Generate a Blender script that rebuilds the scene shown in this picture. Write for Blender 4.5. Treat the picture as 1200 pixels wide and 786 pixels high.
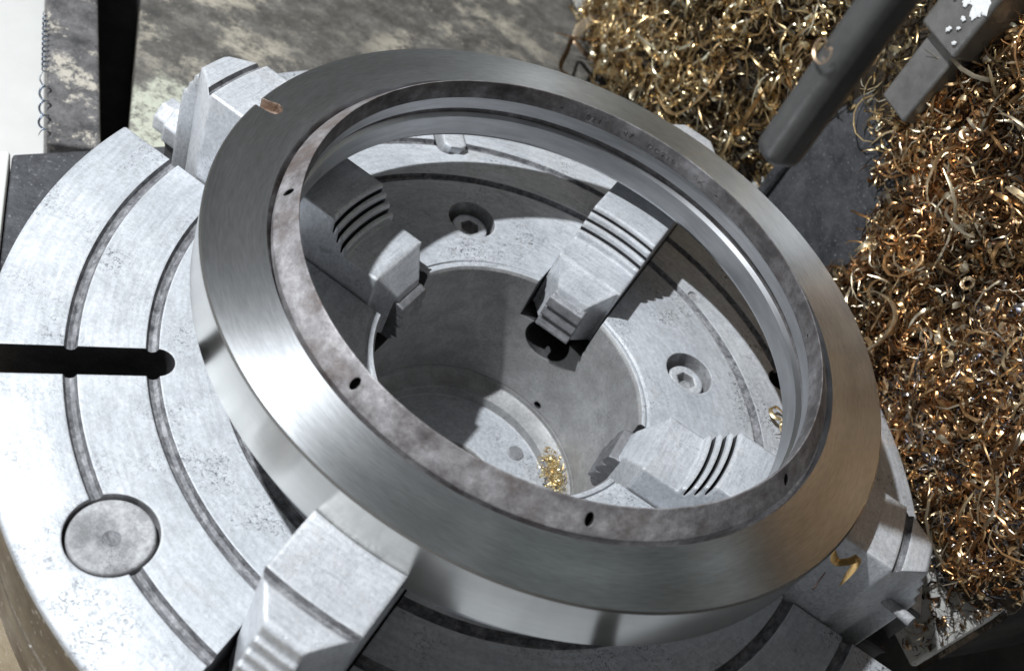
import bpy, bmesh, math, random
import numpy as np
from mathutils import Matrix, Vector

for o in list(bpy.data.objects):
    bpy.data.objects.remove(o)
scene = bpy.context.scene
COL = scene.collection
rng = np.random.default_rng(7)
random.seed(7)

# ----------------------------------------------------------------- frames
U = 0.2                       # one unit = ring radius = 200 mm
TG = math.radians(40)         # direction of gravity in the plane of the chuck face
GX, GY = math.cos(TG), math.sin(TG)
AXIS_Z = 2.4 * U              # spindle height above the chip tray
BEDD = 1.62                   # bed top lies this far below the spindle axis
M3 = Matrix(((-GY, GX, 0), (0, 0, -1), (-GX, -GY, 0)))
M4 = Matrix.Translation((0, 0, AXIS_Z)) @ M3.to_4x4()

def CW(x, y, z):              # chuck frame (units) -> world
    return M4 @ Vector((x * U, y * U, z * U))

def BW(lat, ax, h):           # bed frame (across, along the axis, above the bed) -> world
    return Vector((lat * U, -ax * U, AXIS_Z + (h - BEDD) * U))

# ----------------------------------------------------------------- camera
cam = bpy.data.cameras.new('camera')
camo = bpy.data.objects.new('camera', cam)
COL.objects.link(camo)
RC = Matrix(((0.86024719, -0.50950028, 0.01960219),
             (0.36906403, 0.59568552, -0.71340767),
             (0.35180466, 0.6209414, 0.70047502)))
rw = (M3 @ RC).to_4x4()
rw.translation = CW(0, -2.14730547, 1.78938244)
camo.matrix_world = rw
cam.sensor_fit = 'HORIZONTAL'
cam.sensor_width = 36
cam.lens = 36 * 1166.07 / 1200
cam.clip_start = 0.01
cam.clip_end = 200
cam.dof.use_dof = True
cam.dof.focus_distance = 2.95 * U
cam.dof.aperture_fstop = 9.5
scene.camera = camo

# ----------------------------------------------------------------- room light
w = bpy.data.worlds.new('World')
scene.world = w
w.use_nodes = True
nt = w.node_tree
nt.nodes.clear()
wo = nt.nodes.new('ShaderNodeOutputWorld')
bg = nt.nodes.new('ShaderNodeBackground')
tc = nt.nodes.new('ShaderNodeTexCoord')
sx = nt.nodes.new('ShaderNodeSeparateXYZ')
mr = nt.nodes.new('ShaderNodeMapRange')
cr = nt.nodes.new('ShaderNodeValToRGB')
mr.inputs[1].default_value = -1
mr.inputs[2].default_value = 1
nt.links.new(tc.outputs['Generated'], sx.inputs[0])
nt.links.new(sx.outputs[2], mr.inputs[0])
nt.links.new(mr.outputs[0], cr.inputs[0])
cr.color_ramp.elements[0].position = 0.15
cr.color_ramp.elements[0].color = (.15, .148, .14, 1)
cr.color_ramp.elements[1].position = 0.85
cr.color_ramp.elements[1].color = (.60, .61, .62, 1)
e = cr.color_ramp.elements.new(0.5)
e.color = (.27, .272, .27, 1)
nt.links.new(cr.outputs[0], bg.inputs[0])
bg.inputs[1].default_value = 0.30
nt.links.new(bg.outputs[0], wo.inputs[0])

ld = bpy.data.lights.new('work_lamp', 'POINT')
ld.energy = 122
ld.color = (.92, .962, 1.0)
ld.shadow_soft_size = 0.02
lo = bpy.data.objects.new('work_lamp', ld)
COL.objects.link(lo)
lo.location = CW(-4.15, -1.45, 5.95)
lo['label'] = 'bright work lamp above the chuck'
lo['category'] = 'lamp'

scene.view_settings.view_transform = 'Standard'
scene.view_settings.look = 'None'
scene.view_settings.gamma = 1
scene.view_settings.exposure = 0.25
scene.view_settings.use_curve_mapping = False

# ----------------------------------------------------------------- materials
class N:
    def __init__(s, name):
        s.m = bpy.data.materials.new(name)
        s.m.use_nodes = True
        s.t = s.m.node_tree
        s.t.nodes.clear()
        s.out = s.t.nodes.new('ShaderNodeOutputMaterial')
        s.b = s.t.nodes.new('ShaderNodeBsdfPrincipled')
        s.t.links.new(s.b.outputs[0], s.out.inputs[0])
        s.co = s.t.nodes.new('ShaderNodeTexCoord').outputs['Object']
    def n(s, k, **kw):
        x = s.t.nodes.new(k)
        for a, v in kw.items():
            setattr(x, a, v)
        return x
    def l(s, a, b):
        s.t.links.new(a, b)
    def noise(s, scale, detail=4, rough=.6, vec=None, stretch=None, dist=0):
        x = s.n('ShaderNodeTexNoise')
        x.inputs['Scale'].default_value = scale
        x.inputs['Detail'].default_value = detail
        x.inputs['Roughness'].default_value = rough
        x.inputs['Distortion'].default_value = dist
        v = vec or s.co
        if stretch:
            mp = s.n('ShaderNodeMapping')
            mp.inputs['Scale'].default_value = stretch
            s.l(v, mp.inputs[0])
            v = mp.outputs[0]
        s.l(v, x.inputs['Vector'])
        return x.outputs[0]
    def ramp(s, fac, stops):
        x = s.n('ShaderNodeValToRGB')
        el = x.color_ramp.elements
        while len(el) < len(stops):
            el.new(.5)
        for q, (p, c) in zip(el, stops):
            q.position = p
            q.color = (c, c, c, 1) if isinstance(c, (int, float)) else (*c, 1)
        s.l(fac, x.inputs[0])
        return x.outputs[0]
    def mix(s, fac, a, b, mode='MIX'):
        x = s.n('ShaderNodeMix', data_type='RGBA', blend_type=mode)
        for sock, v in ((x.inputs[0], fac), (x.inputs[6], a), (x.inputs[7], b)):
            if isinstance(v, (int, float)):
                sock.default_value = v
            elif isinstance(v, tuple):
                sock.default_value = (*v, 1)
            else:
                s.l(v, sock)
        return x.outputs[2]
    def math(s, op, a, b=0.0, c=None):
        x = s.n('ShaderNodeMath', operation=op)
        for i, v in enumerate((a, b) if c is None else (a, b, c)):
            if isinstance(v, (int, float)):
                x.inputs[i].default_value = v
            else:
                s.l(v, x.inputs[i])
        return x.outputs[0]
    def bump(s, h, strength, dist=.001, bevel=None):
        x = s.n('ShaderNodeBump')
        x.inputs['Strength'].default_value = strength
        x.inputs['Distance'].default_value = dist
        s.l(h, x.inputs['Height'])
        if bevel:
            bv = s.n('ShaderNodeBevel', samples=4)
            bv.inputs[0].default_value = bevel
            s.l(bv.outputs[0], x.inputs['Normal'])
        s.l(x.outputs[0], s.b.inputs['Normal'])
    def set(s, k, v):
        i = s.b.inputs[k]
        if isinstance(v, (int, float)):
            i.default_value = v
        elif isinstance(v, tuple):
            i.default_value = (*v, 1)
        else:
            s.l(v, i)
    def radius(s):
        sp = s.n('ShaderNodeSeparateXYZ')
        s.l(s.co, sp.inputs[0])
        r = s.math('SQRT', s.math('ADD', s.math('MULTIPLY', sp.outputs[0], sp.outputs[0]),
                                  s.math('MULTIPLY', sp.outputs[1], sp.outputs[1])))
        a = s.math('ARCTAN2', sp.outputs[1], sp.outputs[0])
        return r, a, sp.outputs[2]
    def polar(s, kr, ka):
        r, a, z = s.radius()
        cx = s.n('ShaderNodeCombineXYZ')
        s.l(s.math('MULTIPLY', r, kr), cx.inputs[0])
        s.l(s.math('MULTIPLY', a, ka), cx.inputs[1])
        s.l(s.math('MULTIPLY', z, kr), cx.inputs[2])
        return cx.outputs[0]

def m_ground_steel(name, lo, hi, metal, rough, pits=.55, scale=1.0, bevel=.0018, oil=0.0, brush=0.0, turn=0.0, wear=0.0):
    """ground chuck steel: cloudy tone, fine scratches, dark pits"""
    s = N(name)
    cloud = s.ramp(s.noise(14 * scale, 6, .65), [(.3, lo), (.7, hi)])
    fine = s.ramp(s.noise(420 * scale, 3, .7), [(.3, .82), (.65, 1.06)])
    col = s.mix(1.0, cloud, fine, 'MULTIPLY')
    reg = s.ramp(s.noise(26 * scale, 4, .6), [(.47, 0.0), (.68, 1.0)])
    pit = s.ramp(s.noise(520 * scale, 4, .75, dist=1.0), [(.53, 0.0), (.61, 1.0)])
    pm = s.math('MULTIPLY', s.math('MULTIPLY', reg, pit), pits)
    col = s.mix(pm, col, (.06, .06, .065))
    scr = s.ramp(s.noise(90 * scale, 3, .6, stretch=(1.0, 14.0, 1.0), dist=.6), [(.60, 0.0), (.72, 1.0)])
    col = s.mix(s.math('MULTIPLY', scr, .32), col, (.16, .165, .18))
    st = s.ramp(s.noise(22 * scale, 5, .7, dist=.8), [(.58, 0.0), (.78, 1.0)])
    col = s.mix(s.math('MULTIPLY', st, .22), col, (.33, .28, .22))
    if brush:
        br_ = s.ramp(s.noise(70, 5, .7, stretch=(9, 1, 4), dist=.25), [(.46, 0.0), (.66, 1.0)])
        col = s.mix(s.math('MULTIPLY', br_, brush), col, (.20, .22, .26))
    if oil:
        ol = s.ramp(s.noise(45 * scale, 6, .75), [(.42, 1.0), (.62, 0.0)])
        col = s.mix(s.math('MULTIPLY', ol, oil), col, (.045, .042, .04))
    if turn:
        tl = s.ramp(s.noise(420, 3, .6, vec=s.polar(1, .03)), [(.35, .86), (.65, 1.08)])
        col = s.mix(turn, col, s.mix(1.0, col, tl, 'MULTIPLY'))
    if wear:
        bv = s.n('ShaderNodeBevel', samples=4)
        bv.inputs[0].default_value = bevel * 1.2
        ge = s.n('ShaderNodeNewGeometry')
        dt = s.n('ShaderNodeVectorMath', operation='DOT_PRODUCT')
        s.l(bv.outputs[0], dt.inputs[0])
        s.l(ge.outputs['Normal'], dt.inputs[1])
        eg = s.ramp(dt.outputs['Value'], [(.80, 1.0), (.985, 0.0)])
        eg = s.math('MULTIPLY', eg, s.ramp(s.noise(120, 4, .7), [(.38, .1), (.55, 1.0)]))
        col = s.mix(s.math('MULTIPLY', eg, wear), col, (.86, .87, .88))
    s.set('Base Color', col)
    s.set('Metallic', metal)
    rg = s.ramp(s.noise(60 * scale, 5, .6), [(.3, rough - .1), (.7, rough + .1)])
    s.set('Roughness', rg)
    h = s.math('SUBTRACT', s.noise(500 * scale, 3, .7), s.math('MULTIPLY', pm, 1.5))
    s.bump(h, .3, .0006, bevel)
    return s.m

def m_turned(name, base, rough, aniso, ring=900, contrast=.12, tint=None, bump=.08, blotch=.15):
    """lathe-turned face: fine concentric lines, radial highlight"""
    s = N(name)
    v = s.polar(1, .02)
    lines = s.noise(ring, 2, .6, vec=v)
    lines2 = s.noise(ring * .12, 2, .5, vec=v)
    k = s.ramp(s.math('ADD', s.math('MULTIPLY', lines, .6), s.math('MULTIPLY', lines2, .4)),
               [(.3, 1 - contrast), (.7, 1 + contrast)])
    col = s.mix(1.0, base, k, 'MULTIPLY')
    bl = s.ramp(s.noise(24, 5, .7, dist=.5), [(.45, 0.0), (.75, 1.0)])
    col = s.mix(s.math('MULTIPLY', bl, blotch), col, tint or (.3, .27, .22))
    sp = s.ramp(s.noise(260, 2, .5), [(.70, 0.0), (.76, 1.0)])
    col = s.mix(s.math('MULTIPLY', sp, .35), col, (.75, .72, .66))
    s.set('Base Color', col)
    s.set('Metallic', 1.0)
    s.set('Roughness', s.ramp(s.noise(26, 3, .5, vec=v), [(.3, rough - .03), (.7, rough + .04)]))
    s.set('Anisotropic', aniso)
    s.set('Anisotropic Rotation', .25)
    tg = s.n('ShaderNodeTangent', direction_type='RADIAL', axis='Z')
    s.l(tg.outputs[0], s.b.inputs['Tangent'])
    s.bump(lines, bump, .0003)
    return s.m

def m_scale(nm='collar_scale', k=1.0):
    """rough rolled surface of the collar: silver to rust-brown skin"""
    s = N(nm)
    v = s.polar(1, .12)
    a = s.math('ADD', s.math('MULTIPLY', s.noise(34, 10, .72, vec=v), .6), s.math('MULTIPLY', s.noise(90, 9, .78), .4))
    b = s.noise(15, 9, .72)
    col = s.ramp(a, [(.32, (.05, .045, .044)), (.44, (.16, .15, .15)), (.53, (.31, .305, .31)), (.64, (.60, .60, .61))])
    col = s.mix(s.ramp(b, [(.50, 0.0), (.64, .7)]), col, (.13, .092, .072))
    col = s.mix(1.0, col, (k, k * .97, k * .97), 'MULTIPLY')
    s.set('Base Color', col)
    s.set('Metallic', .4)
    s.set('Roughness', s.ramp(a, [(.3, .62), (.7, .46)]))
    s.bump(s.math('ADD', a, s.math('MULTIPLY', s.noise(300, 3, .6), .3)), .45, .0014, .001)
    return s.m

def m_plain(name, c1, c2, scale, metal=0.0, rough=.6, bump=.3, c3=None, c3pos=(.55, .7), stretch=None, bevel=.002, specks=None):
    s = N(name)
    col = s.ramp(s.noise(scale, 9, .74, stretch=stretch, dist=.1), [(.33, c1), (.68, c2)])
    if c3:
        col = s.mix(s.ramp(s.noise(scale * .55, 12, .80, stretch=stretch, dist=.15), [(c3pos[0], 0.0), (c3pos[1], 1.0)]), col, c3)
    if specks:
        col = s.mix(s.ramp(s.noise(scale * 9, 3, .6), [(.62, 0.0), (.68, 1.0)]), col, specks)
    s.set('Base Color', col)
    s.set('Metallic', metal)
    s.set('Roughness', s.ramp(s.noise(scale * 1.7, 4, .6), [(.3, max(rough - .12, .05)), (.7, min(rough + .12, 1))]))
    s.bump(s.noise(scale * 5, 6, .75), bump, .002, bevel)
    return s.m

def m_stained():
    """oily grey casting with cream scrapes and worn pale paint"""
    s = N('stained_casting')
    base = s.ramp(s.noise(34, 14, .82), [(.30, (.03, .028, .027)), (.5, (.12, .112, .10)), (.72, (.30, .285, .25))])
    scrape = s.ramp(s.noise(15, 14, .80, stretch=(1.0, 1.3, 1)), [(.50, 0.0), (.59, 1.0)])
    patch = s.ramp(s.noise(6, 4, .55), [(.42, .1), (.58, 1.0)])
    col = s.mix(s.math('MULTIPLY', s.math('MULTIPLY', scrape, patch), .7), base, (.62, .56, .45))
    sp = s.ramp(s.noise(340, 3, .6), [(.64, 0.0), (.7, 1.0)])
    col = s.mix(s.math('MULTIPLY', sp, .6), col, (.5, .47, .4))
    # worn remains of pale green paint beside the rail
    vd = s.n('ShaderNodeVectorMath', operation='DISTANCE')
    s.l(s.co, vd.inputs[0])
    vd.inputs[1].default_value = (-1.52 * U, .72 * U, 0)
    dd = s.math('ADD', vd.outputs['Value'], s.math('MULTIPLY', s.math('SUBTRACT', s.noise(30, 8, .75), .5), .16))
    near = s.ramp(s.math('DIVIDE', dd, .2), [(.46, 1.0), (.60, 0.0)])
    wear = s.ramp(s.noise(75, 8, .8), [(.47, 1.0), (.58, .1)])
    col = s.mix(s.math('MULTIPLY', near, wear), col, (.60, .61, .50))
    s.set('Base Color', col)
    s.set('Metallic', .1)
    s.set('Roughness', s.ramp(s.noise(50, 4, .6), [(.3, .38), (.7, .7)]))
    s.bump(s.noise(180, 8, .8), .55, .003, .003)
    return s.m

def m_groove():
    s = N('groove_grey')  # streaky grey tone, darker than the chuck face
    a = s.noise(240, 7, .75, vec=s.polar(1, .14), dist=.3)
    b = s.noise(520, 3, .6)
    col = s.ramp(a, [(.34, (.045, .045, .05)), (.50, (.20, .20, .21)), (.68, (.46, .46, .47))])
    col = s.mix(s.math('MULTIPLY', b, .5), col, (.10, .10, .105))
    s.set('Base Color', col)
    s.set('Metallic', .2)
    s.set('Roughness', .6)
    s.bump(a, .5, .001)
    return s.m

def m_chip(name, rough=.33):
    s = N(name)
    at = s.n('ShaderNodeVertexColor', layer_name='tint')
    k = s.ramp(s.noise(180, 3, .6), [(.3, .75), (.7, 1.15)])
    s.set('Base Color', s.mix(1.0, at.outputs[0], k, 'MULTIPLY'))
    s.set('Metallic', .92)
    s.set('Roughness', rough)
    return s.m

MAT = dict(
    face=m_ground_steel('chuck_face_steel', (.42, .438, .465), (.63, .648, .675), .18, .48, 1.0, turn=.9, wear=.5),
    jaw=m_ground_steel('jaw_steel', (.56, .578, .61), (.79, .805, .83), .30, .36, .35, 1.1, bevel=.003, brush=.30, oil=.12, wear=.8),
    bore=m_ground_steel('bore_iron', (.32, .318, .318), (.52, .518, .515), .25, .46, .5, 1.2, oil=.25),
    slot=m_plain('dark_slot', (.03, .03, .033), (.085, .083, .085), 60, .3, .5, .3),  # near-black tone on the cut slot walls
    recess=m_ground_steel('recess_dirty', (.36, .36, .37), (.58, .58, .59), .1, .6, .9, 1.6, oil=.5),
    groove=m_groove(),
    rim=m_plain('chuck_rim', (.12, .10, .075), (.27, .23, .18), 22, .6, .4, .2, specks=(.6, .58, .55)),  # brown reflection painted into the rim colour
    top=m_turned('turned_face', (.58, .595, .612), .33, .84, contrast=.20, bump=.14, blotch=.05),
    wall=m_turned('turned_wall', (.60, .595, .57), .20, .35, ring=500, contrast=.06, bump=.03, blotch=.06),
    inner=m_turned('turned_bore', (.50, .505, .515), .36, .5, ring=260, contrast=.2, bump=.12, blotch=.2, tint=(.3, .28, .27)),
    scale=m_scale(),
    skin=m_scale('bore_skin', .5),
    notch=m_plain('notch_brown', (.22, .14, .10), (.55, .42, .33), 130, .4, .45, .6, c3=(.06, .04, .035), c3pos=(.50, .58)),  # mottled brown to cream tone on the notch walls
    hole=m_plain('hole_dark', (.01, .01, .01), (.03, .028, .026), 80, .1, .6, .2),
    screw=m_plain('screw_steel', (.22, .22, .23), (.44, .44, .46), 140, .7, .42, .4),
    socket=m_plain('socket_grime', (.30, .30, .31), (.5, .5, .5), 160, .4, .5, .5, c3=(.05, .05, .05), c3pos=(.56, .62)),
    stained=m_stained(),
    beam=m_plain('beam_grime', (.05, .048, .05), (.25, .24, .24), 44, .1, .6, 1.0, c3=(.60, .55, .47), c3pos=(.53, .58), specks=(.02, .02, .02)),
    darkiron=m_plain('dark_iron', (.035, .036, .04), (.11, .112, .12), 48, .3, .55, .5, specks=(.22, .22, .23)),
    black=m_plain('gap_shade', (.006, .006, .007), (.014, .014, .015), 20, 0, .8, .2),
    pale=m_plain('pale_wall', (.74, .73, .70), (.82, .81, .78), 9, 0, .7, .15),
    bed=m_plain('bed_iron', (.48, .475, .45), (.70, .69, .66), 30, .1, .5, .4, c3=(.14, .13, .12), c3pos=(.55, .63), specks=(.12, .11, .1)),
    tray=m_plain('tray_iron', (.03, .03, .03), (.09, .085, .08), 20, .2, .55, .4),
    rod=m_plain('boring_bar_steel', (.065, .065, .065), (.115, .115, .113), 26, .55, .42, .12),
    key=m_plain('key_steel', (.15, .145, .14), (.27, .265, .25), 36, .55, .42, .3),
    green=m_plain('carriage_paint', (.035, .045, .038), (.07, .085, .072), 14, 0, .45, .2),
    brown=m_plain('brown_enamel', (.16, .115, .06), (.30, .23, .13), 18, 0, .5, .2, specks=(.4, .36, .3)),
    white=m_plain('white_paint', (.72, .72, .72), (.82, .82, .81), 40, 0, .6, .4),
    heap=m_plain('heap_gap_shade', (.012, .009, .006), (.06, .04, .022), 90, .2, .6, .8),
    chip=m_chip('chip_metal'),
    blue=m_plain('blued_swarf', (.05, .07, .12), (.32, .38, .48), 160, .9, .25, .1),
)

# ----------------------------------------------------------------- mesh helpers
def add(name, verts, faces, mats, parent=None, mw=None, smooth=math.radians(32), midx=None):
    me = bpy.data.meshes.new(name)
    me.from_pydata([tuple(v) for v in verts], [], faces)
    return finish(name, me, mats, parent, mw, smooth, midx)

def finish(name, me, mats, parent=None, mw=None, smooth=math.radians(32), midx=None):
    if not isinstance(mats, (list, tuple)):
        mats = [mats]
    me.materials.clear()
    for m in mats:
        me.materials.append(MAT[m])
    if midx is not None:
        me.polygons.foreach_set('material_index', np.array(midx, dtype=np.int32))
    if smooth:
        me.polygons.foreach_set('use_smooth', np.ones(len(me.polygons), dtype=bool))
        me.set_sharp_from_angle(angle=smooth)
    me.update()
    o = bpy.data.objects.new(name, me)
    COL.objects.link(o)
    if parent:
        o.parent = parent
    elif mw is not None:
        o.matrix_world = mw
    return o

def tag(o, label=None, cat=None, group=None, kind=None):
    for k, v in (('label', label), ('category', cat), ('group', group), ('kind', kind)):
        if v:
            o[k] = v
    return o

def empty(name, mw, label=None, cat=None, group=None):
    o = bpy.data.objects.new(name, None)
    o.empty_display_size = .02
    COL.objects.link(o)
    o.matrix_world = mw
    return tag(o, label, cat, group)

def lathe(profile, seg, closed=True):
    """profile: list of (r,z[,mat]); revolve about z. Returns verts, faces, midx"""
    n = len(profile)
    a = np.linspace(0, 2 * math.pi, seg, endpoint=False)
    vs = []
    for p in profile:
        r, z = p[0], p[1]
        vs.append(np.stack([r * np.cos(a), r * np.sin(a), np.full(seg, z)], 1))
    V = np.concatenate(vs) * U
    F, MI = [], []
    for i in range(n if closed else n - 1):
        j = (i + 1) % n
        mi = profile[i][2] if len(profile[i]) > 2 else 0
        for k in range(seg):
            k2 = (k + 1) % seg
            F.append((i * seg + k, i * seg + k2, j * seg + k2, j * seg + k))
            MI.append(mi)
    return V, F, MI

def prism(pts, z0, z1):
    """extrude polygon pts (ccw, xy) from z0 (low) to z1 (high); units"""
    n = len(pts)
    V = [(x * U, y * U, z0 * U) for x, y in pts] + [(x * U, y * U, z1 * U) for x, y in pts]
    F = [tuple(range(n - 1, -1, -1)), tuple(range(n, 2 * n))]
    F += [(i, (i + 1) % n, n + (i + 1) % n, n + i) for i in range(n)]
    return V, F

def merge(*parts):
    V, F, I = [], [], []
    for p in parts:
        b = len(V)
        V += [tuple(v) for v in p[0]]
        F += [tuple(i + b for i in f) for f in p[1]]
        I += list(p[2]) if len(p) > 2 else [0] * len(p[1])
    return V, F, I

def xf(part, mat):
    V = [tuple(mat @ Vector(v)) for v in part[0]]
    return (V,) + tuple(part[1:])

def boxv(x0, x1, y0, y1, z0, z1):
    return prism([(x0, y0), (x1, y0), (x1, y1), (x0, y1)], z0, z1)

def ngon(r, n=32, cx=0, cy=0, rot=0):
    return [(cx + r * math.cos(rot + 2 * math.pi * i / n), cy + r * math.sin(rot + 2 * math.pi * i / n)) for i in range(n)]

def rotz(a, part):
    return xf(part, Matrix.Rotation(a, 4, 'Z'))

def boolean(target, cutters):
    """cutters: list of (part, material_key); subtract each pass; returns evaluated mesh"""
    tmp = []
    bpy.context.view_layer.update()
    for part, mk in cutters:
        me = bpy.data.meshes.new('cut')
        me.from_pydata([tuple(v) for v in part[0]], [], part[1])
        bm = bmesh.new()
        bm.from_mesh(me)
        bmesh.ops.recalc_face_normals(bm, faces=bm.faces)
        bm.to_mesh(me)
        bm.free()
        me.materials.append(MAT[mk])
        c = bpy.data.objects.new('cut', me)
        COL.objects.link(c)
        c.matrix_world = target.matrix_world
        md = target.modifiers.new('b', 'BOOLEAN')
        md.operation = 'DIFFERENCE'
        md.solver = 'EXACT'
        md.material_mode = 'TRANSFER'
        md.object = c
        tmp.append(c)
    bpy.context.view_layer.update()
    dg = bpy.context.evaluated_depsgraph_get()
    ev = target.evaluated_get(dg)
    me = bpy.data.meshes.new_from_object(ev, preserve_all_data_layers=True, depsgraph=dg)
    target.modifiers.clear()
    old = target.data
    target.data = me
    bpy.data.meshes.remove(old)
    for c in tmp:
        m = c.data
        bpy.data.objects.remove(c)
        bpy.data.meshes.remove(m)
    me.polygons.foreach_set('use_smooth', np.ones(len(me.polygons), dtype=bool))
    me.set_sharp_from_angle(angle=math.radians(32))
    return target

# ================================================================= SETTING
D = math.radians
# chip tray under everything
def grid_plane(name, x0, x1, y0, y1, z, mat, n=1):
    return add(name, [(x0, y0, z), (x1, y0, z), (x1, y1, z), (x0, y1, z)], [(0, 1, 2, 3)], mat, smooth=None)
tag(grid_plane('ground', -3, 3, -3, 3, 0.0, 'tray'), kind='structure')

# pale workshop wall far behind the headstock
V, F = boxv(-7, 7, -7, 7, -2.35, -2.2)
tag(add('wall', V, F, 'pale', mw=M4, smooth=None), kind='structure')

# headstock: stained front casting, shade-black gap backing, grimy upright rail, dark ledge
hs = empty('headstock', M4 @ Matrix.Translation((0, 0, -1.1 * U)),
           'stained grey headstock casting with cream scrapes behind the chuck', 'headstock')
off = Matrix.Translation((0, 0, 1.1 * U))
def hpart(name, pts, z0, z1, mat):
    V, F = prism(pts, z0, z1)
    V = [tuple(off @ Vector(v)) for v in V]
    o = add(name, V, F, mat, parent=hs, smooth=None)
    b = o.modifiers.new('bev', 'BEVEL')
    b.width = .0025
    b.segments = 2
    return o
hpart('front_casting', [(-.85, -.82), (.9, -.9), (1.55, .3), (.25, 2.1), (.25, 6.2), (-4.2, 6.2), (-4.2, 4.17), (-2.38, 1.46), (-1.87, .70), (-1.36, -.06)], -1.75, -1.1, 'stained')
hpart('gap_shade_back', [(-4.6, 4.1), (-4.4, 4.0), (-1.70, .02), (-1.36, -.05), (-1.9, .76), (-4.21, 4.18)][::-1][::-1], -1.74, -1.62, 'black')  # black backing paints the shade deep in the gap beside the rail
hpart('upright_rail', [(-1.99, .36), (-1.83, .47), (-3.65, 2.75), (-3.83, 2.6)], -1.72, -1.05, 'beam')
hpart('ledge', [(-2.0, .19), (-1.68, -.24), (-1.1, -.66), (-.9, .2), (-1.25, 1.1), (-1.65, .645)], -1.5, -1.015, 'darkiron')
hpart('ledge_lit_edge', [(-2.03, .165), (-2.005, .188), (-1.684, -.242), (-1.71, -.265)][::-1], -1.5, -1.0, 'pale')  # pale strip colours in the lit bevel along the ledge

hpart('gear_cover', [(-1.78, -.48), (-1.15, -.74), (-.86, -.87), (.85, -.95), (.9, -2.4), (-1.0, -2.8), (-2.3, -1.6)], -1.6, -1.12, 'brown')

# lathe bed
bed = empty('lathe_bed', Matrix.Translation(BW(0, 0, 0)),
            'pale worn iron lathe bed strewn with metal chips under the chuck', 'lathe bed')
def bpart(name, lat0, lat1, ax0, ax1, h0, h1, mat, bevel=.003, parent=bed):
    p = [BW(a, b, c) - BW(0, 0, 0) for c in (h0, h1) for a, b in ((lat0, ax0), (lat0, ax1), (lat1, ax1), (lat1, ax0))]
    F = [(3, 2, 1, 0), (4, 5, 6, 7), (0, 1, 5, 4), (1, 2, 6, 5), (2, 3, 7, 6), (3, 0, 4, 7)]
    o = add(name, p, F, mat, parent=parent, smooth=None)
    if bevel:
        b = o.modifiers.new('bev', 'BEVEL')
        b.width = bevel
        b.segments = 2
    return o
bpart('bed_way', -.94, 3.6, -1.07, 3.4, -.035, 0, 'bed')
bpart('bed_web', -.935, 3.5, -1.06, 3.35, -.76, -.037, 'tray')
bpart('wear_plate', .40, 1.0, -.62, 1.9, -.01, .035, 'darkiron', .004)
bpart('cover_strip', 1.003, 1.06, -.62, 1.9, -.01, .06, 'darkiron', .004)

# ================================================================= CHUCK
chuck = empty('lathe_chuck', M4, 'four-jaw steel lathe chuck with grooved face and stepped jaws clamping the ring', 'chuck')
FZ = -.457
def groove(r, hw=.017, d=.017):
    return [(r - hw, FZ, 2), (r - hw * .6, FZ - d * .8, 2), (r, FZ - d, 2), (r + hw * .6, FZ - d * .8, 2), (r + hw, FZ, 0)]
prof = [(.439, -1.0, 1), (.439, -.468, 1), (.446, FZ, 0), (.460, FZ, 0), (.462, FZ - .006, 0), (.470, FZ - .006, 0), (.472, FZ, 0)]
for r in (.875, 1.062, 1.264):
    prof += groove(r)
prof += [(1.460, FZ, 0), (1.470, FZ - .006, 0), (1.474, FZ - .018, 3), (1.474, -.72, 3), (1.465, -.725, 3), (1.465, -.745, 3), (1.474, -.75, 3), (1.474, -.985, 3), (1.46, -1.0, 1)]
V, F, MI = lathe(prof, 288)
F = [f[::-1] for f in F]
body = add('chuck_body', V, F, ['face', 'bore', 'groove', 'rim'], parent=chuck, midx=MI)
JA = {'UL': 172.5, 'LL': 264.5, 'BR': -5.0, 'UR': 83.5}
slots, holes = [], []
for k, a in JA.items():
    slots.append(rotz(D(a), boxv(.30, 1.7, -.131, .131, -.63, -.3)))
    cyl = prism(ngon(.088, 28), .28, 1.7)
    cyl = xf(cyl, Matrix.Translation((0, -.0 * U, -.675 * U)) @ Matrix.Rotation(D(90), 4, 'Y'))
    holes.append(rotz(D(a), cyl))
pit = prism(ngon(.017, 7), .36, .60)
holes.append(rotz(D(71), xf(pit, Matrix.Translation((0, 0, -.975 * U)) @ Matrix.Rotation(D(90), 4, 'Y'))))
TS = []
for a in (217.5, 37.5, 127.5, 307.5):
    pts = [(1.05 + .046 * math.cos(t), .046 * math.sin(t)) for t in np.linspace(math.pi / 2, 3 * math.pi / 2, 14)]
    pts += [(1.7, -.046), (1.7, .046)]
    TS.append(rotz(D(a), prism(pts, -.80, -.3)))
CB = []
BOLT = [126.4, 39.2, 217.0, 307.0]
for a in BOLT:
    CB.append(prism(ngon(.086, 40, .67 * math.cos(D(a)), .67 * math.sin(D(a))), -.56, -.3))
RX, RY = 1.268 * math.cos(D(241.1)), 1.268 * math.sin(D(241.1))
REC = prism(ngon(.109, 64, RX, RY), -.505, -.3)
DIM = prism(ngon(.022, 24, .431, .806), -.463, -.3)
boolean(body, [(merge(*slots), 'slot'), (merge(*TS), 'slot'), (merge(*CB), 'recess'), (merge(REC), 'recess'), (merge(DIM), 'recess'), (merge(*holes), 'slot')])

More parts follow.
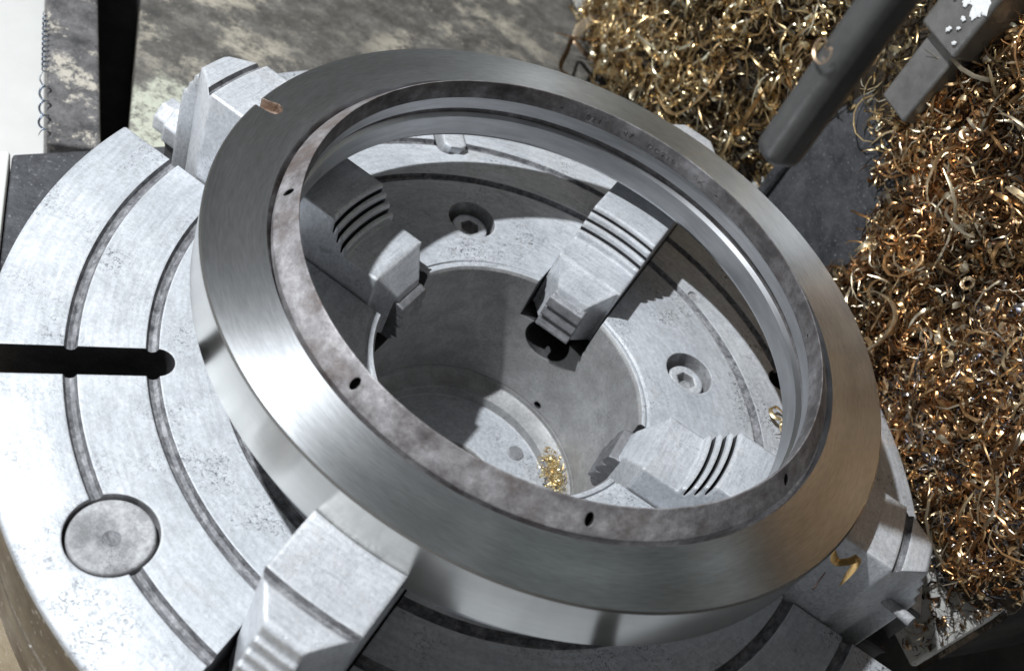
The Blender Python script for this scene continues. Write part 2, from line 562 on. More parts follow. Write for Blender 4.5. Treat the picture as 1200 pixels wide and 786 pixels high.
# flange at the bottom of the bore, spindle behind it
fp = [(.4385, -.999, 0), (.4385, -1.025, 0), (.405, -1.04, 0), (.372, -1.045, 0), (.368, -1.085, 1), (.16, -1.088, 0), (.155, -1.095, 0), (.155, -1.5, 0), (.60, -1.5, 0), (.60, -1.003, 0), (.4385, -1.003, 0)]
fp = fp[1:10] + [(.60, -1.002, 0), (.4385, -1.002, 0)]
V, F, MI = lathe(fp, 128)
add('spindle_flange', V, [f[::-1] for f in F], ['bore', 'face'], parent=chuck, midx=[1 if (m == 1) else 0 for m in MI])
def disc_screw(name, x, y, z, r, h, mat, hexr=0, parent=chuck):
    """socket screw: rounded head, hexagonal socket sunk in it"""
    n = 36
    P = [(r, z - h), (r, z - .15 * r), (r * .93, z)]
    V = []
    for rr, zz in P:
        V += [((x + rr * math.cos(2 * math.pi * i / n)) * U, (y + rr * math.sin(2 * math.pi * i / n)) * U, zz * U) for i in range(n)]
    F = []
    for k in range(2):
        F += [(k * n + i, k * n + (i + 1) % n, (k + 1) * n + (i + 1) % n, (k + 1) * n + i) for i in range(n)]
    I = [0] * len(F)
    if hexr:
        b = len(V)
        for zz in (z, z - .5 * r):
            for i in range(n):
                t = 2 * math.pi * i / n + .2
                m = (t - .2) % (math.pi / 3) - math.pi / 6
                rr = hexr * math.cos(math.pi / 6) / math.cos(m)
                V.append(((x + rr * math.cos(t - .2)) * U, (y + rr * math.sin(t - .2)) * U, zz * U))
        F += [(2 * n + i, 2 * n + (i + 1) % n, b + (i + 1) % n, b + i) for i in range(n)]
        F += [(b + i, b + (i + 1) % n, b + n + (i + 1) % n, b + n + i) for i in range(n)]
        F += [tuple(b + n + i for i in range(n))]
        I += [0] * n + [1] * (n + 1)
    else:
        F += [tuple(2 * n + i for i in range(n))]
        I += [0]
    return add(name, V, F, [mat, 'socket' if hexr else mat], parent=parent, midx=I)
for a in BOLT[:4]:
    disc_screw('socket_screw', .67 * math.cos(D(a)) + .006, .67 * math.sin(D(a)) - .006, -.488, .066, .08, 'jaw', .036)
disc_screw('flange_screw', .298 * math.cos(D(57)), .298 * math.sin(D(57)), -1.082, .032, .02, 'screw', .0)
disc_screw('flange_screw', .30 * math.cos(D(165)), .30 * math.sin(D(165)), -1.082, .045, .02, 'slot', .0)
# centre dimple of the round recess
V, F, MI = lathe([(.1015, -.51, 0), (.100, -.470, 0), (.096, -.465, 0), (.044, -.468, 0), (.032, -.472, 0), (.022, -.477, 1), (.010, -.481, 1), (.0004, -.482, 1)], 64, closed=False)
V = [(v[0] + RX * U, v[1] + RY * U, v[2]) for v in V]
add('recess_plug', V, F, ['recess', 'groove'], parent=chuck, midx=MI)

# ---- stepped jaws
def make_jaw():
    rows = [(.412, -.452, .050), (.422, -.425, .062), (.484, -.354, .117), (.497, -.350, .125), (.614, -.350, .125),
            (.617, -.324, .125), (.629, -.319, .125), (.6315, -.346, .125), (.6355, -.346, .125), (.638, -.312, .125), (.640, -.296, .125), (.651, -.291, .125), (.6535, -.320, .125),
            (.6575, -.320, .125), (.660, -.285, .125), (.662, -.268, .125), (.672, -.263, .125), (.6745, -.294, .125), (.6785, -.294, .125), (.681, -.258, .125), (.683, -.246, .125), (.688, -.243, .125), (.9965, -.243, .125), (1.0005, -.129, .125), (1.005, -.125, .125),
            (1.14, -.125, .125), (1.175, -.125, .125), (1.182, -.137, .122), (1.192, -.138, .113), (1.199, -.125, .109), (1.262, -.125, .058), (1.274, -.132, .050),
            (1.278, -.166, .052), (1.290, -.170, .054), (1.293, -.202, .054), (1.305, -.206, .056), (1.308, -.238, .056), (1.320, -.242, .058), (1.324, -.30, .058)]
    ny = 13
    zb = -.60
    V, F = [], []
    for r, z, w in rows:
        for j in range(ny):
            y = (j / (ny - 1) * 2 - 1) * w
            x = math.sqrt(max(r * r - y * y, 1e-6)) if r > .49 else r - .2 * y * y
            V.append((x, y, z))
    for i in range(len(rows) - 1):
        for j in range(ny - 1):
            a = i * ny + j
            F.append((a, a + ny, a + ny + 1, a + 1))
    b = len(V)
    for i, (r, z, w) in enumerate(rows):
        for j in (0, ny - 1):
            x, y, _ = V[i * ny + j]
            V.append((x, y, zb))
    for i in range(len(rows) - 1):
        l0, l1, q0, q1 = i * ny, (i + 1) * ny, b + 2 * i, b + 2 * (i + 1)
        F.append((l0, q0, q1, l1))
        F.append((l0 + ny - 1, l1 + ny - 1, q1 + 1, q0 + 1))
    n = len(rows) - 1
    F.append(tuple(range(ny)) + (b + 1, b))
    F.append(tuple(n * ny + j for j in range(ny - 1, -1, -1)) + (b + 2 * n, b + 2 * n + 1))
    V = [(x * U, y * U, z * U) for x, y, z in V]
    dk = [i for i in range(len(rows) - 1) if round(rows[i][0], 4) in (.629, .6315, .6355, .651, .6535, .6575, .672, .6745, .6785) or 1.17 < rows[i][0] < 1.195]
    MI = [0] * len(F)
    for i in dk:
        for j in range(ny - 1):
            MI[i * (ny - 1) + j] = 1 if rows[i][0] > 1 else 2  # ridge creases coloured dark to paint in their shade
    return V, F, MI
def make_thread():
    """screw-cut stub under the nose of the jaw"""
    P = [(.52, -.44), (.405, -.445), (.388, -.452), (.378, -.485), (.400, -.489), (.388, -.496), (.374, -.530), (.398, -.534), (.385, -.541), (.370, -.575), (.395, -.580), (.385, -.590), (.40, -.605), (.52, -.605)]
    hw = .066
    n = len(P)
    V = [(x * U, -hw * U, z * U) for x, z in P] + [(x * U, hw * U, z * U) for x, z in P]
    F = [tuple(range(n)), tuple(range(2 * n - 1, n - 1, -1))] + [(i, n + i, n + (i + 1) % n, (i + 1) % n) for i in range(n)]
    return V, F
jv, jf, jmi = make_jaw()
tv, tf = make_thread()
jaw_me = None
for k, a in JA.items():
    rt = Matrix.Rotation(D(a), 4, 'Z')
    if jaw_me is None:
        j = add('jaw', jv, jf, ['jaw', 'groove', 'slot'], parent=chuck, smooth=math.radians(16), midx=jmi)
        bm = bmesh.new()
        bm.from_mesh(j.data)
        bmesh.ops.recalc_face_normals(bm, faces=bm.faces)
        bm.to_mesh(j.data)
        bm.free()
        jaw_me = j.data
        t = add('jaw_thread', tv, tf, 'screw', parent=j, smooth=math.radians(20))
        thr_me = t.data
    else:
        j = bpy.data.objects.new('jaw', jaw_me)
        COL.objects.link(j)
        j.parent = chuck
        t = bpy.data.objects.new('jaw_thread', thr_me)
        COL.objects.link(t)
        t.parent = j
    j.matrix_local = rt
    if k == 'UL':      # adjusting-screw end standing proud of the jaw
        V1 = prism(ngon(.082, 8, rot=.39), 1.29, 1.385)
        V2 = prism(ngon(.064, 8, rot=.39), 1.384, 1.44)
        pp = merge(V1, V2)
        pp = xf(pp, Matrix.Translation((0, -.03 * U, -.47 * U)) @ Matrix.Rotation(D(90), 4, 'Y'))
        add('screw_end', pp[0], pp[1], 'jaw', parent=j, smooth=math.radians(25))
    if k == 'BR':
        pp = prism(ngon(.017, 16), 0, .15)
        pp = xf(pp, Matrix.Translation((1.22 * U, -.02 * U, -.33 * U)) @ Matrix.Rotation(D(68), 4, 'Y') @ Matrix.Rotation(D(30), 4, 'X'))
        add('stop_pin', pp[0], pp[1], 'recess', parent=j)

# ================================================================= RING
ring = empty('steel_ring', M4, 'large turned steel ring with a rust-brown inner collar held in the chuck jaws', 'steel ring')
T, W_, I_, S_ = 0, 1, 2, 3
rp = [(.992, -.180, W_), (1.0, -.172, W_), (1.0, -.005, W_), (.995, 0, T), (.8375, 0, T), (.836, -.032, S_), (.824, -.032, S_), (.8215, -.004, S_),
      (.812, .008, S_), (.800, .022, S_), (.785, .038, S_), (.7705, .0545, S_), (.7675, .0545, 4), (.766, .050, 4), (.766, -.010, I_), (.776, -.014, I_), (.776, -.060, I_),
      (.790, -.068, 4), (.792, -.090, I_), (.777, -.098, I_), (.776, -.168, I_), (.784, -.180, I_), (.88, -.180, I_), (.88, -.2425, I_), (.965, -.2425, I_), (.965, -.180, W_)]
V, F, MI = lathe(rp, 320)
rb = add('ring_body', V, [f[::-1] for f in F][0:], ['top', 'wall', 'inner', 'scale', 'skin'], parent=ring, midx=MI)
bm = bmesh.new()
bm.from_mesh(rb.data)
bmesh.ops.recalc_face_normals(bm, faces=bm.faces)
bm.to_mesh(rb.data)
bm.free()
hc = []
for i in range(8):
    a = -66.6 + 45 * i
    c = prism(ngon(.017, 20), -.045, .10)
    c = xf(c, Matrix.Translation((.806 * U, 0, .036 * U)) @ Matrix.Rotation(D(40), 4, 'Y') @ Matrix.Diagonal((1.0, .62, 1, 1)))
    hc.append(rotz(D(a), c))
nc = [(.953 + .026 * math.cos(t), .026 * math.sin(t)) for t in np.linspace(math.pi / 2, 3 * math.pi / 2, 14)] + [(.98, -.016), (1.05, -.012), (1.05, .02), (.98, .026)]
notch = rotz(D(-178.3), prism(nc, -.035, .1))
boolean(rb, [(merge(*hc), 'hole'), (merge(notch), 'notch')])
# pale block added to stand for the lit wall of the far T-slot
lit_v, lit_f = prism([(1.012, -.02), (1.03, -.042), (1.25, -.042), (1.25, .042), (1.03, .042), (1.012, .02)], -.62, FZ + .03)
lit_block = add('lit_slot_block', lit_v, lit_f, 'jaw', parent=chuck, smooth=None)
lit_block.matrix_local = Matrix.Rotation(D(126.5), 4, 'Z')
# stamped characters round the inner wall of the collar
def stamp(txt, ang, size):
    cu = bpy.data.curves.new('stamp', 'FONT')
    cu.body = txt
    cu.size = size * U
    cu.extrude = .0011 * U
    cu.align_x = 'CENTER'
    to = bpy.data.objects.new('stamp', cu)
    COL.objects.link(to)
    bpy.context.view_layer.update()
    dg = bpy.context.evaluated_depsgraph_get()
    me = bpy.data.meshes.new_from_object(to.evaluated_get(dg))
    bpy.data.objects.remove(to)
    R0 = .7655 * U
    for v in me.vertices:
        t = D(ang) - v.co.x / R0
        r = R0 - v.co.z * .8
        z = .010 * U + v.co.y
        v.co = (r * math.cos(t), r * math.sin(t), z)
    me.materials.clear()
    return finish('stamped_mark', me, 'skin', parent=ring, smooth=None)
for txt, ang, sz in (('0 2 1', 105, .027), ('4 7', 95.5, .027), ('N C 2 1 0', 86, .027), ('0 X', 74.5, .027)):
    stamp(txt, ang, sz)

# ================================================================= TOOLS
# boring bar at spindle height, held in a tool post beyond the frame
bb = empty('boring_bar', Matrix.Translation(BW(-.36, .78, 1.62)), 'dark square boring bar pointing at the chuck above the gold chips', 'boring bar')
def sqbar(name, lat0, lat1, ax0, ax1, h0, h1, mat, parent, bev, seg=3, ref=(0, 0, 0)):
    p = [BW(a, b, c) - BW(*ref) for c in (h0, h1) for a, b in ((lat0, ax0), (lat0, ax1), (lat1, ax1), (lat1, ax0))]
    F = [(3, 2, 1, 0), (4, 5, 6, 7), (0, 1, 5, 4), (1, 2, 6, 5), (2, 3, 7, 6), (3, 0, 4, 7)]
    o = add(name, p, F, mat, parent=parent, smooth=math.radians(40))
    b = o.modifiers.new('bev', 'BEVEL')
    b.width = bev * U
    b.segments = seg
    return o
ref = (-.36, .78, 1.62)
sqbar('bar_shank', -.405, -.325, .775, 2.9, 1.575, 1.66, 'rod', bb, .026, 4, ref)
cg = empty('added_carriage', Matrix.Translation(BW(.2, 2.2, 0)), 'unseen dark green carriage added to darken the reflection in the ring', 'carriage')  # out-of-view block added so the ring face reflects something dark
ref4 = (.2, 2.2, 0)
sqbar('added_saddle', -1.25, 1.9, 1.36, 3.3, .001, .30, 'green', cg, .03, 3, ref4)
sqbar('added_cross_slide', -.95, .55, 1.75, 3.2, .299, .50, 'green', cg, .02, 3, ref4)
tp = empty('tool_post', Matrix.Translation(BW(-.35, 2.7, .0)), 'dark tool post block carrying the boring bar', 'tool post')
ref2 = (-.35, 2.7, 0)
sqbar('post_base', -.7, 0.0, 2.45, 3.15, .50, 1.45, 'darkiron', tp, .03, 3, ref2)
sqbar('clamp_block', -.55, -.2, 2.5, 3.1, 1.44, 1.80, 'darkiron', tp, .02, 3, ref2)

# square chuck key on the bed
ck = empty('chuck_key', Matrix.Translation(BW(.62, .3, 0.035)), 'grey square steel bar with a stepped end and white paint splashes lying among the chips', 'steel bar')
ref3 = (.62, .3, .035)
sqbar('key_end', .545, .70, .27, .575, .037, .20, 'key', ck, .010, 2, ref3)
kb = sqbar('key_shank', .515, .725, .56, 1.35, .037, .245, 'key', ck, .014, 2, ref3)
def splash(name, lat, ax, r, seed, parent, h):
    rr = random.Random(seed)
    n = 26
    ph = [rr.uniform(0, 6.28) for _ in range(4)]
    pts = []
    for i in range(n):
        t = 2 * math.pi * i / n
        q = r * (1 + .22 * math.sin(2 * t + ph[0]) + .14 * math.sin(5 * t + ph[1]) + .13 * math.sin(9 * t + ph[2]))
        pts.append((q * math.cos(t), q * math.sin(t)))
    V = [tuple(BW(lat + x, ax + y, h) - BW(*ref3)) for x, y in pts] + [tuple(BW(lat + x * .93, ax + y * .93, h + .0025) - BW(*ref3)) for x, y in pts]
    F = [tuple(range(n, 2 * n))] + [(i, (i + 1) % n, n + (i + 1) % n, n + i) for i in range(n)]
    return add(name, V, F, 'white', parent=parent, smooth=None)
for i, (la, ax_, r) in enumerate(((.575, .745, .042), (.60, .80, .050), (.555, .715, .022), (.615, .72, .018), (.64, .76, .022), (.58, .675, .009), (.57, .645, .007), (.60, .62, .010), (.545, .605, .008), (.66, .70, .006), (.685, .80, .014))):
    splash('paint_splash', la, ax_, r, i + 3, kb, .2452 + .0009 * i)

# ================================================================= CHIPS
PAL_GOLD = [(.92, .74, .44), (.84, .62, .32), (.68, .48, .24), (.95, .86, .64), (.46, .31, .15), (.20, .13, .07)]
PAL_ORANGE = [(.84, .54, .27), (.70, .40, .17), (.92, .70, .42), (.42, .21, .085), (.18, .095, .05), (.94, .80, .58), (.50, .27, .12), (.30, .155, .07)]
PAL_GREY = [(.30, .27, .25), (.16, .15, .16), (.48, .42, .36), (.50, .30, .15), (.10, .10, .12), (.62, .50, .36)]

def curl(kind, r):
    """centre line of one chip (units) and ribbon half width, thickness"""
    if kind == 0:      # tight spring
        n = int(r.integers(14, 20)); turns = r.uniform(1.0, 2.2); R = r.uniform(.010, .022); L = r.uniform(.012, .06); w = r.uniform(.003, .007)
    elif kind == 1:    # open C
        n = int(r.integers(9, 13)); turns = r.uniform(.45, 1.0); R = r.uniform(.014, .032); L = r.uniform(.0, .02); w = r.uniform(.003, .008)
    elif kind == 2:    # loose strand
        n = int(r.integers(9, 13)); turns = r.uniform(.2, .75); R = r.uniform(.03, .085); L = r.uniform(.0, .04); w = r.uniform(.0016, .004)
    else:              # flake
        n = 6; turns = r.uniform(.15, .35); R = r.uniform(.02, .035); L = r.uniform(0, .01); w = r.uniform(.006, .012)
    t = np.linspace(0, 1, n)
    an = t * turns * 2 * math.pi
    Rr = R * (1 + r.uniform(-.45, .45) * t)
    P = np.stack([Rr * np.cos(an), Rr * np.sin(an), L * (t - .5) + .15 * R * np.sin(an * r.uniform(.5, 1.5) + r.uniform(0, 6))], 1)
    if kind == 2:
        P += np.cumsum(r.normal(0, .0025, P.shape), 0)
    return P, w, w * r.uniform(.18, .3), r.uniform(-.7, .7), r.uniform(-2.5, 2.5) if kind != 3 else 0

def ribbon(P, w, th, tilt, twist, taper=True):
    n = len(P)
    Tn = np.gradient(P, axis=0)
    Tn /= np.linalg.norm(Tn, axis=1)[:, None] + 1e-12
    up = np.array([0, 0, 1.0])
    B = up - Tn * (Tn @ up)[:, None]
    bad = np.linalg.norm(B, axis=1) < 1e-3
    B[bad] = np.array([1, 0, 0])
    B /= np.linalg.norm(B, axis=1)[:, None]
    Nn = np.cross(Tn, B)
    s = np.linspace(0, 1, n)
    a = tilt + twist * s
    b2 = B * np.cos(a)[:, None] + Nn * np.sin(a)[:, None]
    n2 = np.cross(Tn, b2)
    ww = w * (np.clip(np.minimum(s, 1 - s) * 6 + .25, .25, 1) if taper else np.ones(n))
    ww = ww[:, None]
    V = np.stack([P + b2 * ww + n2 * th * .5, P + n2 * th * .9, P - b2 * ww + n2 * th * .5, P - n2 * th * .5], 1).reshape(-1, 3)
    i = np.arange(n - 1)[:, None]
    k = np.arange(4)[None, :]
    a0 = i * 4 + k
    a1 = i * 4 + (k + 1) % 4
    F = np.stack([a0, a1, a1 + 4, a0 + 4], -1).reshape(-1, 4)
    F = np.concatenate([F, [[0, 3, 2, 1], [4 * n - 4, 4 * n - 3, 4 * n - 2, 4 * n - 1]]])
    return V, F

def rand_rot(n, r):
    q = r.normal(size=(n, 4))
    q /= np.linalg.norm(q, axis=1)[:, None]
    a, b, c, d = q.T
    return np.stack([np.stack([1 - 2 * (c * c + d * d), 2 * (b * c - a * d), 2 * (b * d + a * c)], -1),
                     np.stack([2 * (b * c + a * d), 1 - 2 * (b * b + d * d), 2 * (c * d - a * b)], -1),
                     np.stack([2 * (b * d - a * c), 2 * (c * d + a * b), 1 - 2 * (b * b + c * c)], -1)], 1)

TEMPL = []
for i in range(96):
    kd = [0, 1, 1, 2, 2, 2, 3, 2][i % 8]
    P, w_, th, ti, tw = curl(kd, rng)
    P = P - P.mean(0)
    TEMPL.append(ribbon(P, w_, th, ti, tw))

def chip_mesh(name, pos, cols, scales, flat=.55, mw=None, parent=None):
    """one mesh of many chips; pos in world metres"""
    n = len(pos)
    R = rand_rot(n, rng)
    # lay chips rather flat
    Vs, Fs, Cs, off = [], [], [], 0
    ti = rng.integers(0, len(TEMPL), n)
    for t in range(len(TEMPL)):
        idx = np.where(ti == t)[0]
        if not len(idx):
            continue
        tv_, tf_ = TEMPL[t]
        v = np.einsum('nij,kj->nki', R[idx], tv_) * (scales[idx] * U)[:, None, None]
        v[:, :, 2] *= flat
        v += pos[idx][:, None, :]
        m = len(tv_)
        Vs.append(v.reshape(-1, 3))
        Fs.append((tf_[None] + (off + np.arange(len(idx)) * m)[:, None, None]).reshape(-1, 4))
        Cs.append(np.repeat(cols[idx], m, axis=0))
        off += len(idx) * m
    V = np.concatenate(Vs)
    Fa = np.concatenate(Fs).astype(np.int32)
    C = np.concatenate(Cs)
    me = bpy.data.meshes.new(name)
    me.vertices.add(len(V))
    me.vertices.foreach_set('co', V.ravel())
    me.loops.add(Fa.size)
    me.loops.foreach_set('vertex_index', Fa.ravel())
    me.polygons.add(len(Fa))
    me.polygons.foreach_set('loop_start', np.arange(0, Fa.size, 4, dtype=np.int32))
    me.polygons.foreach_set('loop_total', np.full(len(Fa), 4, dtype=np.int32))
    me.polygons.foreach_set('use_smooth', np.ones(len(Fa), dtype=bool))
    ca = me.color_attributes.new('tint', 'FLOAT_COLOR', 'POINT')
    ca.data.foreach_set('color', np.concatenate([C, np.ones((len(C), 1))], 1).ravel().astype(np.float32))
    me.update(calc_edges=True)
    me.set_sharp_from_angle(angle=math.radians(50))
    me.materials.append(MAT['chip'])
    o = bpy.data.objects.new(name, me)
    COL.objects.link(o)
    return o

# smooth value noise for heap relief
GR = rng.random((64, 64))
def vnoise(x, y):
    xi, yi = np.floor(x).astype(int), np.floor(y).astype(int)
    fx, fy = x - xi, y - yi
    fx, fy = fx * fx * (3 - 2 * fx), fy * fy * (3 - 2 * fy)
    g = lambda a, b: GR[a % 64, b % 64]
    return (g(xi, yi) * (1 - fx) + g(xi + 1, yi) * fx) * (1 - fy) + (g(xi, yi + 1) * (1 - fx) + g(xi + 1, yi + 1) * fx) * fy
def sstep(a, b, x):
    t = np.clip((x - a) / (b - a), 0, 1)
    return t * t * (3 - 2 * t)
def cover(la, ax):
    """how deep the chips lie (0 bare .. 1 heap) at a place on the bed"""
    nz = (vnoise(la * 7 + 3, ax * 7 + 9) - .5) * .22
    right = sstep(.50, .36, la + nz * .6) * sstep(-.98, -.80, la)
    bare = 1 - sstep(-.70, -.50, ax + .55 * (la + .9) * 0 + nz) * 1.0
    right = right * (1 - .92 * np.clip(sstep(-.35, -.70, la) * sstep(-.45, -.75, ax), 0, 1))
    right = right * sstep(-1.06, -.95, ax)
    gold = sstep(1.04, 1.22, la + nz) * sstep(-1.06, -.9, ax + .3 * nz) * (1 - .95 * sstep(2.55, 2.95, la + nz * 2))
    mid = sstep(-.10, .22, ax + nz) * sstep(.36, .45, la) * sstep(1.22, 1.04, la) * .75
    return np.clip(np.maximum(np.maximum(right, gold), mid), 0, 1)
def height(la, ax):
    c = cover(la, ax)
    h = .035 + .11 * vnoise(la * 3.1 + 5, ax * 3.1 + 1) + .05 * vnoise(la * 8 + 2, ax * 8)
    h = h + .10 * sstep(1.2, 1.9, la)
    return c * h
# heap base, coloured dark to paint the shade in gaps between chips
gx = np.linspace(-.96, 3.4, 150)
gy = np.linspace(-1.06, 1.35, 100)
LA, AX = np.meshgrid(gx, gy, indexing='ij')
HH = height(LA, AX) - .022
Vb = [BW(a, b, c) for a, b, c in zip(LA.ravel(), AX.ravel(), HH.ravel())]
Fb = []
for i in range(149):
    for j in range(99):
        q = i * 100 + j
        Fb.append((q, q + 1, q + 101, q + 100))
ho = add('chip_shade_base', Vb, [f[::-1] for f in Fb], 'heap')
tag(ho, 'mound under the chips on the bed, coloured dark for the shade in their gaps', 'heap base', kind='stuff')

def scatter(n, la0, la1, ax0, ax1, pal, lo, smin, smax, power=1.0):
    la = rng.uniform(la0, la1, n * 3)
    ax = rng.uniform(ax0, ax1, n * 3)
    keep = rng.random(n * 3) < np.maximum(cover(la, ax), lo) ** power
    la, ax = la[keep][:n], ax[keep][:n]
    h = height(la, ax)
    k = len(la)
    hz = h + np.where(h > .02, rng.uniform(-.02, .035, k), .012)
    pos = np.stack([la * U, -ax * U, AXIS_Z + (hz - BEDD) * U], 1)
    pal = np.array(pal)
    dull = .45 + .65 * sstep(.32, .6, vnoise(la * 5 + 11, ax * 5 + 4))
    cols = pal[rng.integers(0, len(pal), k)] * rng.uniform(.75, 1.15, (k, 1)) * np.clip(dull, .45, 1.0)[:, None]
    return pos, cols, rng.uniform(smin, smax, k) * np.where(rng.random(k) < .12, 1.5, 1)
parts = [scatter(6000, 1.0, 3.2, -1.06, 1.0, PAL_GOLD, .004, .9, 1.7),
         scatter(11500, -.95, .62, -1.05, 1.3, PAL_ORANGE, .004, .5, 1.35),
         scatter(900, .36, 1.2, -.1, 1.3, PAL_GOLD, .02, .7, 1.1),
         scatter(2200, -.95, -.1, -1.05, .2, PAL_GREY, .16, .45, .85),
         scatter(420, -.93, -.45, -1.0, -.35, PAL_GREY + PAL_ORANGE, .5, .35, .7)]
pos = np.concatenate([p[0] for p in parts])
cols = np.concatenate([p[1] for p in parts])
scl = np.concatenate([p[2] for p in parts])
o = chip_mesh('metal_chips', pos, cols, scl)
tag(o, 'heap of curled gold and copper coloured metal chips covering the lathe bed', 'metal chips', kind='stuff')

# small pile of chips inside the chuck bore
n = 300
ang = D(33) + rng.normal(0, .10, n)
rad_ = .395 - np.abs(rng.normal(0, .022, n))
bx, by = rad_ * np.cos(ang), rad_ * np.sin(ang)
bz = -1.035 + np.abs(rng.normal(0, .03, n)) * (rad_ > .36)
pos = np.array([CW(a, b, c) for a, b, c in zip(bx, by, bz)])
pal = np.array([(.95, .80, .48), (.88, .68, .34), (.98, .90, .66), (.7, .48, .2)])
o = chip_mesh('bore_chips', pos, pal[rng.integers(0, 4, n)], rng.uniform(.28, .48, n), flat=1.0)
tag(o, 'small clump of bright gold chips inside the chuck bore', 'metal chips', kind='stuff')

# ---- single chips one can point at
def strand(name, pts, w_, th, tint, label, cat='metal chip', group=None, mat='chip', twist=2.0, sub=6):
    """one ribbon through world points (Catmull-Rom)"""
    P = np.array([tuple(p) for p in pts])
    Q = []
    ext = np.concatenate([[2 * P[0] - P[1]], P, [2 * P[-1] - P[-2]]])
    for i in range(1, len(ext) - 2):
        for t in np.linspace(0, 1, sub, endpoint=False):
            a, b, c, d = ext[i - 1], ext[i], ext[i + 1], ext[i + 2]
            Q.append(.5 * ((2 * b) + (c - a) * t + (2 * a - 5 * b + 4 * c - d) * t * t + (3 * b - a - 3 * c + d) * t ** 3))
    Q.append(P[-1])
    Q = np.array(Q)
    ctr = Q[0].copy()
    Vv, Ff = ribbon(Q - ctr, w_ * U, th * U, rng.uniform(-.5, .5), twist)
    o = add(name, Vv, [tuple(int(x) for x in f) for f in Ff], mat, smooth=math.radians(50))
    o.location = ctr
    ca = o.data.color_attributes.new('tint', 'FLOAT_COLOR', 'POINT')
    ca.data.foreach_set('color', np.tile(np.array([*tint, 1.0], dtype=np.float32), len(Vv)))
    return tag(o, label, cat, group)

def bh(la, ax, dh=0.0):
    return BW(la, ax, float(height(np.array([la]), np.array([ax]))[0]) + dh)

# broad dark ribbons at the edge of the heap
strand('chip_ribbon', [BW(2.45, -.8, .39), BW(2.55, -.78, .29), BW(2.60, -.75, .18), BW(2.50, -.62, .11), BW(2.40, -.5, .06)], .026, .004, (.85, .80, .72), 'wide pale ribbon chip arching over the stained casting', twist=.5)
strand('chip_ribbon', [BW(2.30, -.98, .30), BW(2.35, -.95, .43), BW(2.53, -.95, .33), BW(2.65, -.95, .25), BW(2.51, -.95, .2), BW(2.42, -.9, .12), BW(2.35, -.8, .04)], .014, .004, (.16, .11, .07), 'dark brown ribbon chip zigzagging under the pale ribbon', twist=1.0)
strand('chip_ribbon', [BW(2.46, -.8, .49), BW(2.44, -.8, .39), BW(2.45, -.8, .25), BW(2.54, -.8, .14), BW(2.41, -.8, .14), BW(2.35, -.86, .06)], .009, .004, (.30, .20, .12), 'thin bronze strip chip at the edge of the heap by the casting', twist=1.0)
strand('chip_ribbon', [bh(1.75, -.62, .03), BW(1.62, -.60, .22), BW(1.5, -.42, .24), BW(1.52, -.25, .20), BW(1.66, -.2, .16)], .012, .003, (.85, .62, .34), 'looped golden ribbon chip standing up in the gold heap', twist=2.0)
strand('chip_ribbon', [bh(1.32, -.42, .02), BW(1.25, -.40, .16), BW(1.22, -.28, .2), BW(1.28, -.16, .14)], .014, .003, (.80, .52, .25), 'curved orange ribbon chip beside the end of the boring bar', twist=.8)
# big pale loop on the right-hand heap
lp = [BW(.10 + .10 * math.cos(t), -.32 + .16 * math.sin(t), .20 + .03 * math.sin(2 * t)) for t in np.linspace(.6, 5.0, 9)]
strand('chip_loop', lp, .011, .004, (.88, .76, .55), 'large pale gold loop chip lying on the heap beside the ring', twist=.8)
# curl hung on the boring bar
wc = [(0, 0), (.012, .012), (.026, .004), (.020, -.014), (-.004, -.022), (-.03, -.016), (-.042, .004), (-.034, .018), (-.026, .008)]
strand('chip_wire', [BW(-.352 + a * .8, 1.03 + b, 1.664 + .002 * i_) for i_, (a, b) in enumerate(wc)], .0028, .002, (.85, .62, .42), 'hair-thin pink wire curl lying on the boring bar', twist=1)
# bits caught on ring and jaw
lq = [CW(.845 + .028 * math.cos(t), .44 + .03 * math.sin(t), FZ + .02 + .004 * t) for t in np.linspace(0, 6.6, 10)]
strand('chip_curl', lq + [CW(.87, .40, FZ + .025), CW(.885, .38, FZ + .02)], .0075, .003, (.92, .72, .42), 'small gold ring curl stuck to the chuck face inside the ring', twist=.5)
strand('chip_splinter', [CW(.86, .36, FZ + .012), CW(.91, .385, FZ + .03), CW(.925, .33, FZ + .012)], .004, .002, (.2, .15, .1), 'dark bent splinter next to the gold ring curl on the chuck face', twist=.5)
strand('chip_curl', [CW(.985, -.262, -.135), CW(1.01, -.268, -.165), CW(1.035, -.262, -.150), CW(1.05, -.256, -.128), CW(1.062, -.258, -.165), CW(1.066, -.266, -.21), CW(1.075, -.262, -.245)], .012, .003, (.85, .55, .22), 'folded orange chip caught between the ring and a jaw', twist=2.2)
strand('chip_splinter', [CW(1.0, -.30, -.19), CW(1.005, -.315, -.235), CW(1.01, -.315, -.26)], .008, .003, (.6, .45, .4), 'short pinkish splinter hanging under the ring beside the jaw', twist=.4)
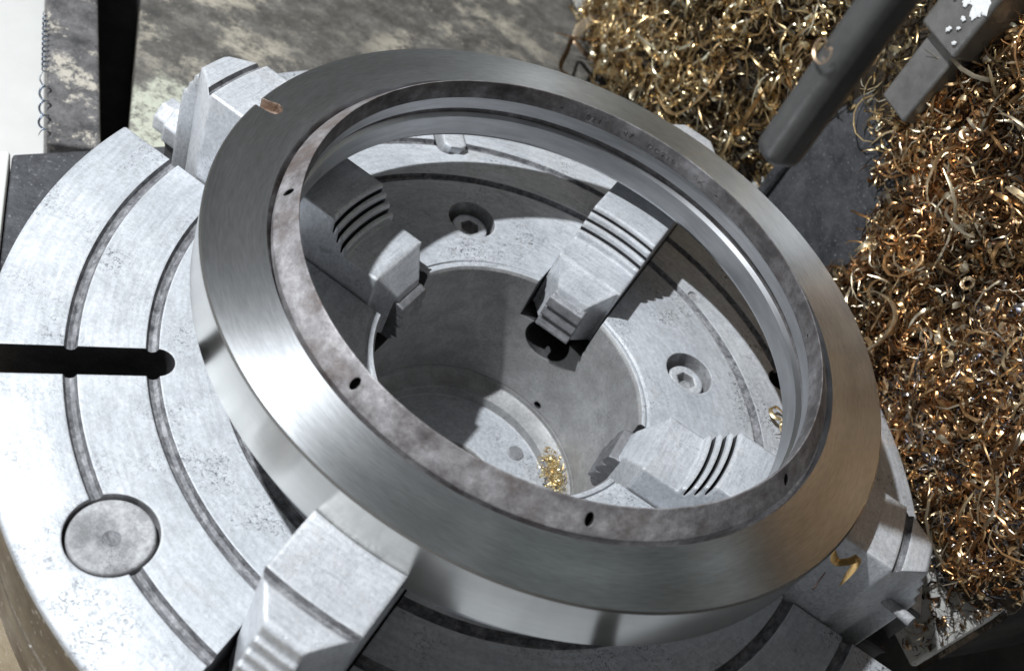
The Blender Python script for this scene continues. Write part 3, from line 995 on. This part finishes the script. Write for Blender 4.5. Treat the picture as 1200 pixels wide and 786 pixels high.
# blued spiral swarf on the upright rail
for zz, (p0, p1, rad, turns) in enumerate([((-2.005, .36), (-2.23, .64), .017, 4), ((-2.24, .65), (-2.5, .97), .009, 12)]):
    n = turns * 9
    pts = []
    jit = np.cumsum(rng.normal(0, .25, n))
    for i in range(n):
        t = i / (n - 1)
        a = t * turns * 2 * math.pi + jit[i] * .5
        dx, dy = p1[0] - p0[0], p1[1] - p0[1]
        L = math.hypot(dx, dy)
        nx, ny = -dy / L, dx / L
        pts.append(CW(p0[0] + dx * t + nx * rad * math.cos(a) , p0[1] + dy * t + ny * rad * math.cos(a), -1.035 + rad * math.sin(a)))
    strand('spiral_swarf', pts, .004, .0015, (.3, .35, .45), ['open blue-black spiral of swarf hanging on the grimy rail edge', 'tight blue-black spiral of swarf hanging on the grimy rail edge'][zz], 'swarf', mat='blue', twist=.1, sub=2)

# individually pickable curls on top of the heaps
def single(kind_label, cat, group, n, la0, la1, ax0, ax1, pal, smin, smax, name):
    k = 0
    tries = 0
    mes = []
    for i in range(14):
        kd = [1, 2, 2, 1, 2, 0, 2][i % 7]
        P, w_, th, ti, tw = curl(kd, rng)
        P = P - P.mean(0)
        Vv, Ff = ribbon(P * U, w_ * U, th * U, ti, tw)
        me = bpy.data.meshes.new(name)
        me.from_pydata([tuple(v) for v in Vv], [], [tuple(int(x) for x in f) for f in Ff])
        me.polygons.foreach_set('use_smooth', np.ones(len(me.polygons), dtype=bool))
        me.set_sharp_from_angle(angle=math.radians(50))
        ca = me.color_attributes.new('tint', 'FLOAT_COLOR', 'POINT')
        c = pal[int(rng.integers(0, len(pal)))]
        ca.data.foreach_set('color', np.tile(np.array([*c, 1.0], dtype=np.float32), len(Vv)))
        me.materials.append(MAT['chip'])
        mes.append(me)
    while k < n and tries < n * 20:
        tries += 1
        la, ax = rng.uniform(la0, la1), rng.uniform(ax0, ax1)
        if cover(np.array([la]), np.array([ax]))[0] < .5:
            continue
        o = bpy.data.objects.new(name, mes[k % len(mes)])
        COL.objects.link(o)
        o.location = bh(la, ax, .028)
        o.rotation_euler = (rng.normal(0, .5), rng.normal(0, .5), rng.uniform(0, 6.28))
        s = rng.uniform(smin, smax)
        o.scale = (s, s, s)
        tag(o, kind_label, cat, group)
        k += 1
single('bright gold curl lying loose on the gold heap behind the ring', 'metal chip', 'loose curls on the gold heap', 90, 1.1, 2.8, -1.0, .6, [(.92, .78, .5), (.85, .65, .36), (.8, .6, .3), (.95, .86, .66)], 1.2, 1.9, 'metal_curl')
single('copper-coloured curl lying loose on the heap beside the chuck', 'metal chip', 'loose curls on the copper heap', 150, -.7, .45, -.8, .95, [(.86, .66, .42), (.78, .5, .25), (.9, .76, .54), (.6, .34, .15)], 1.0, 2.0, 'metal_curl')
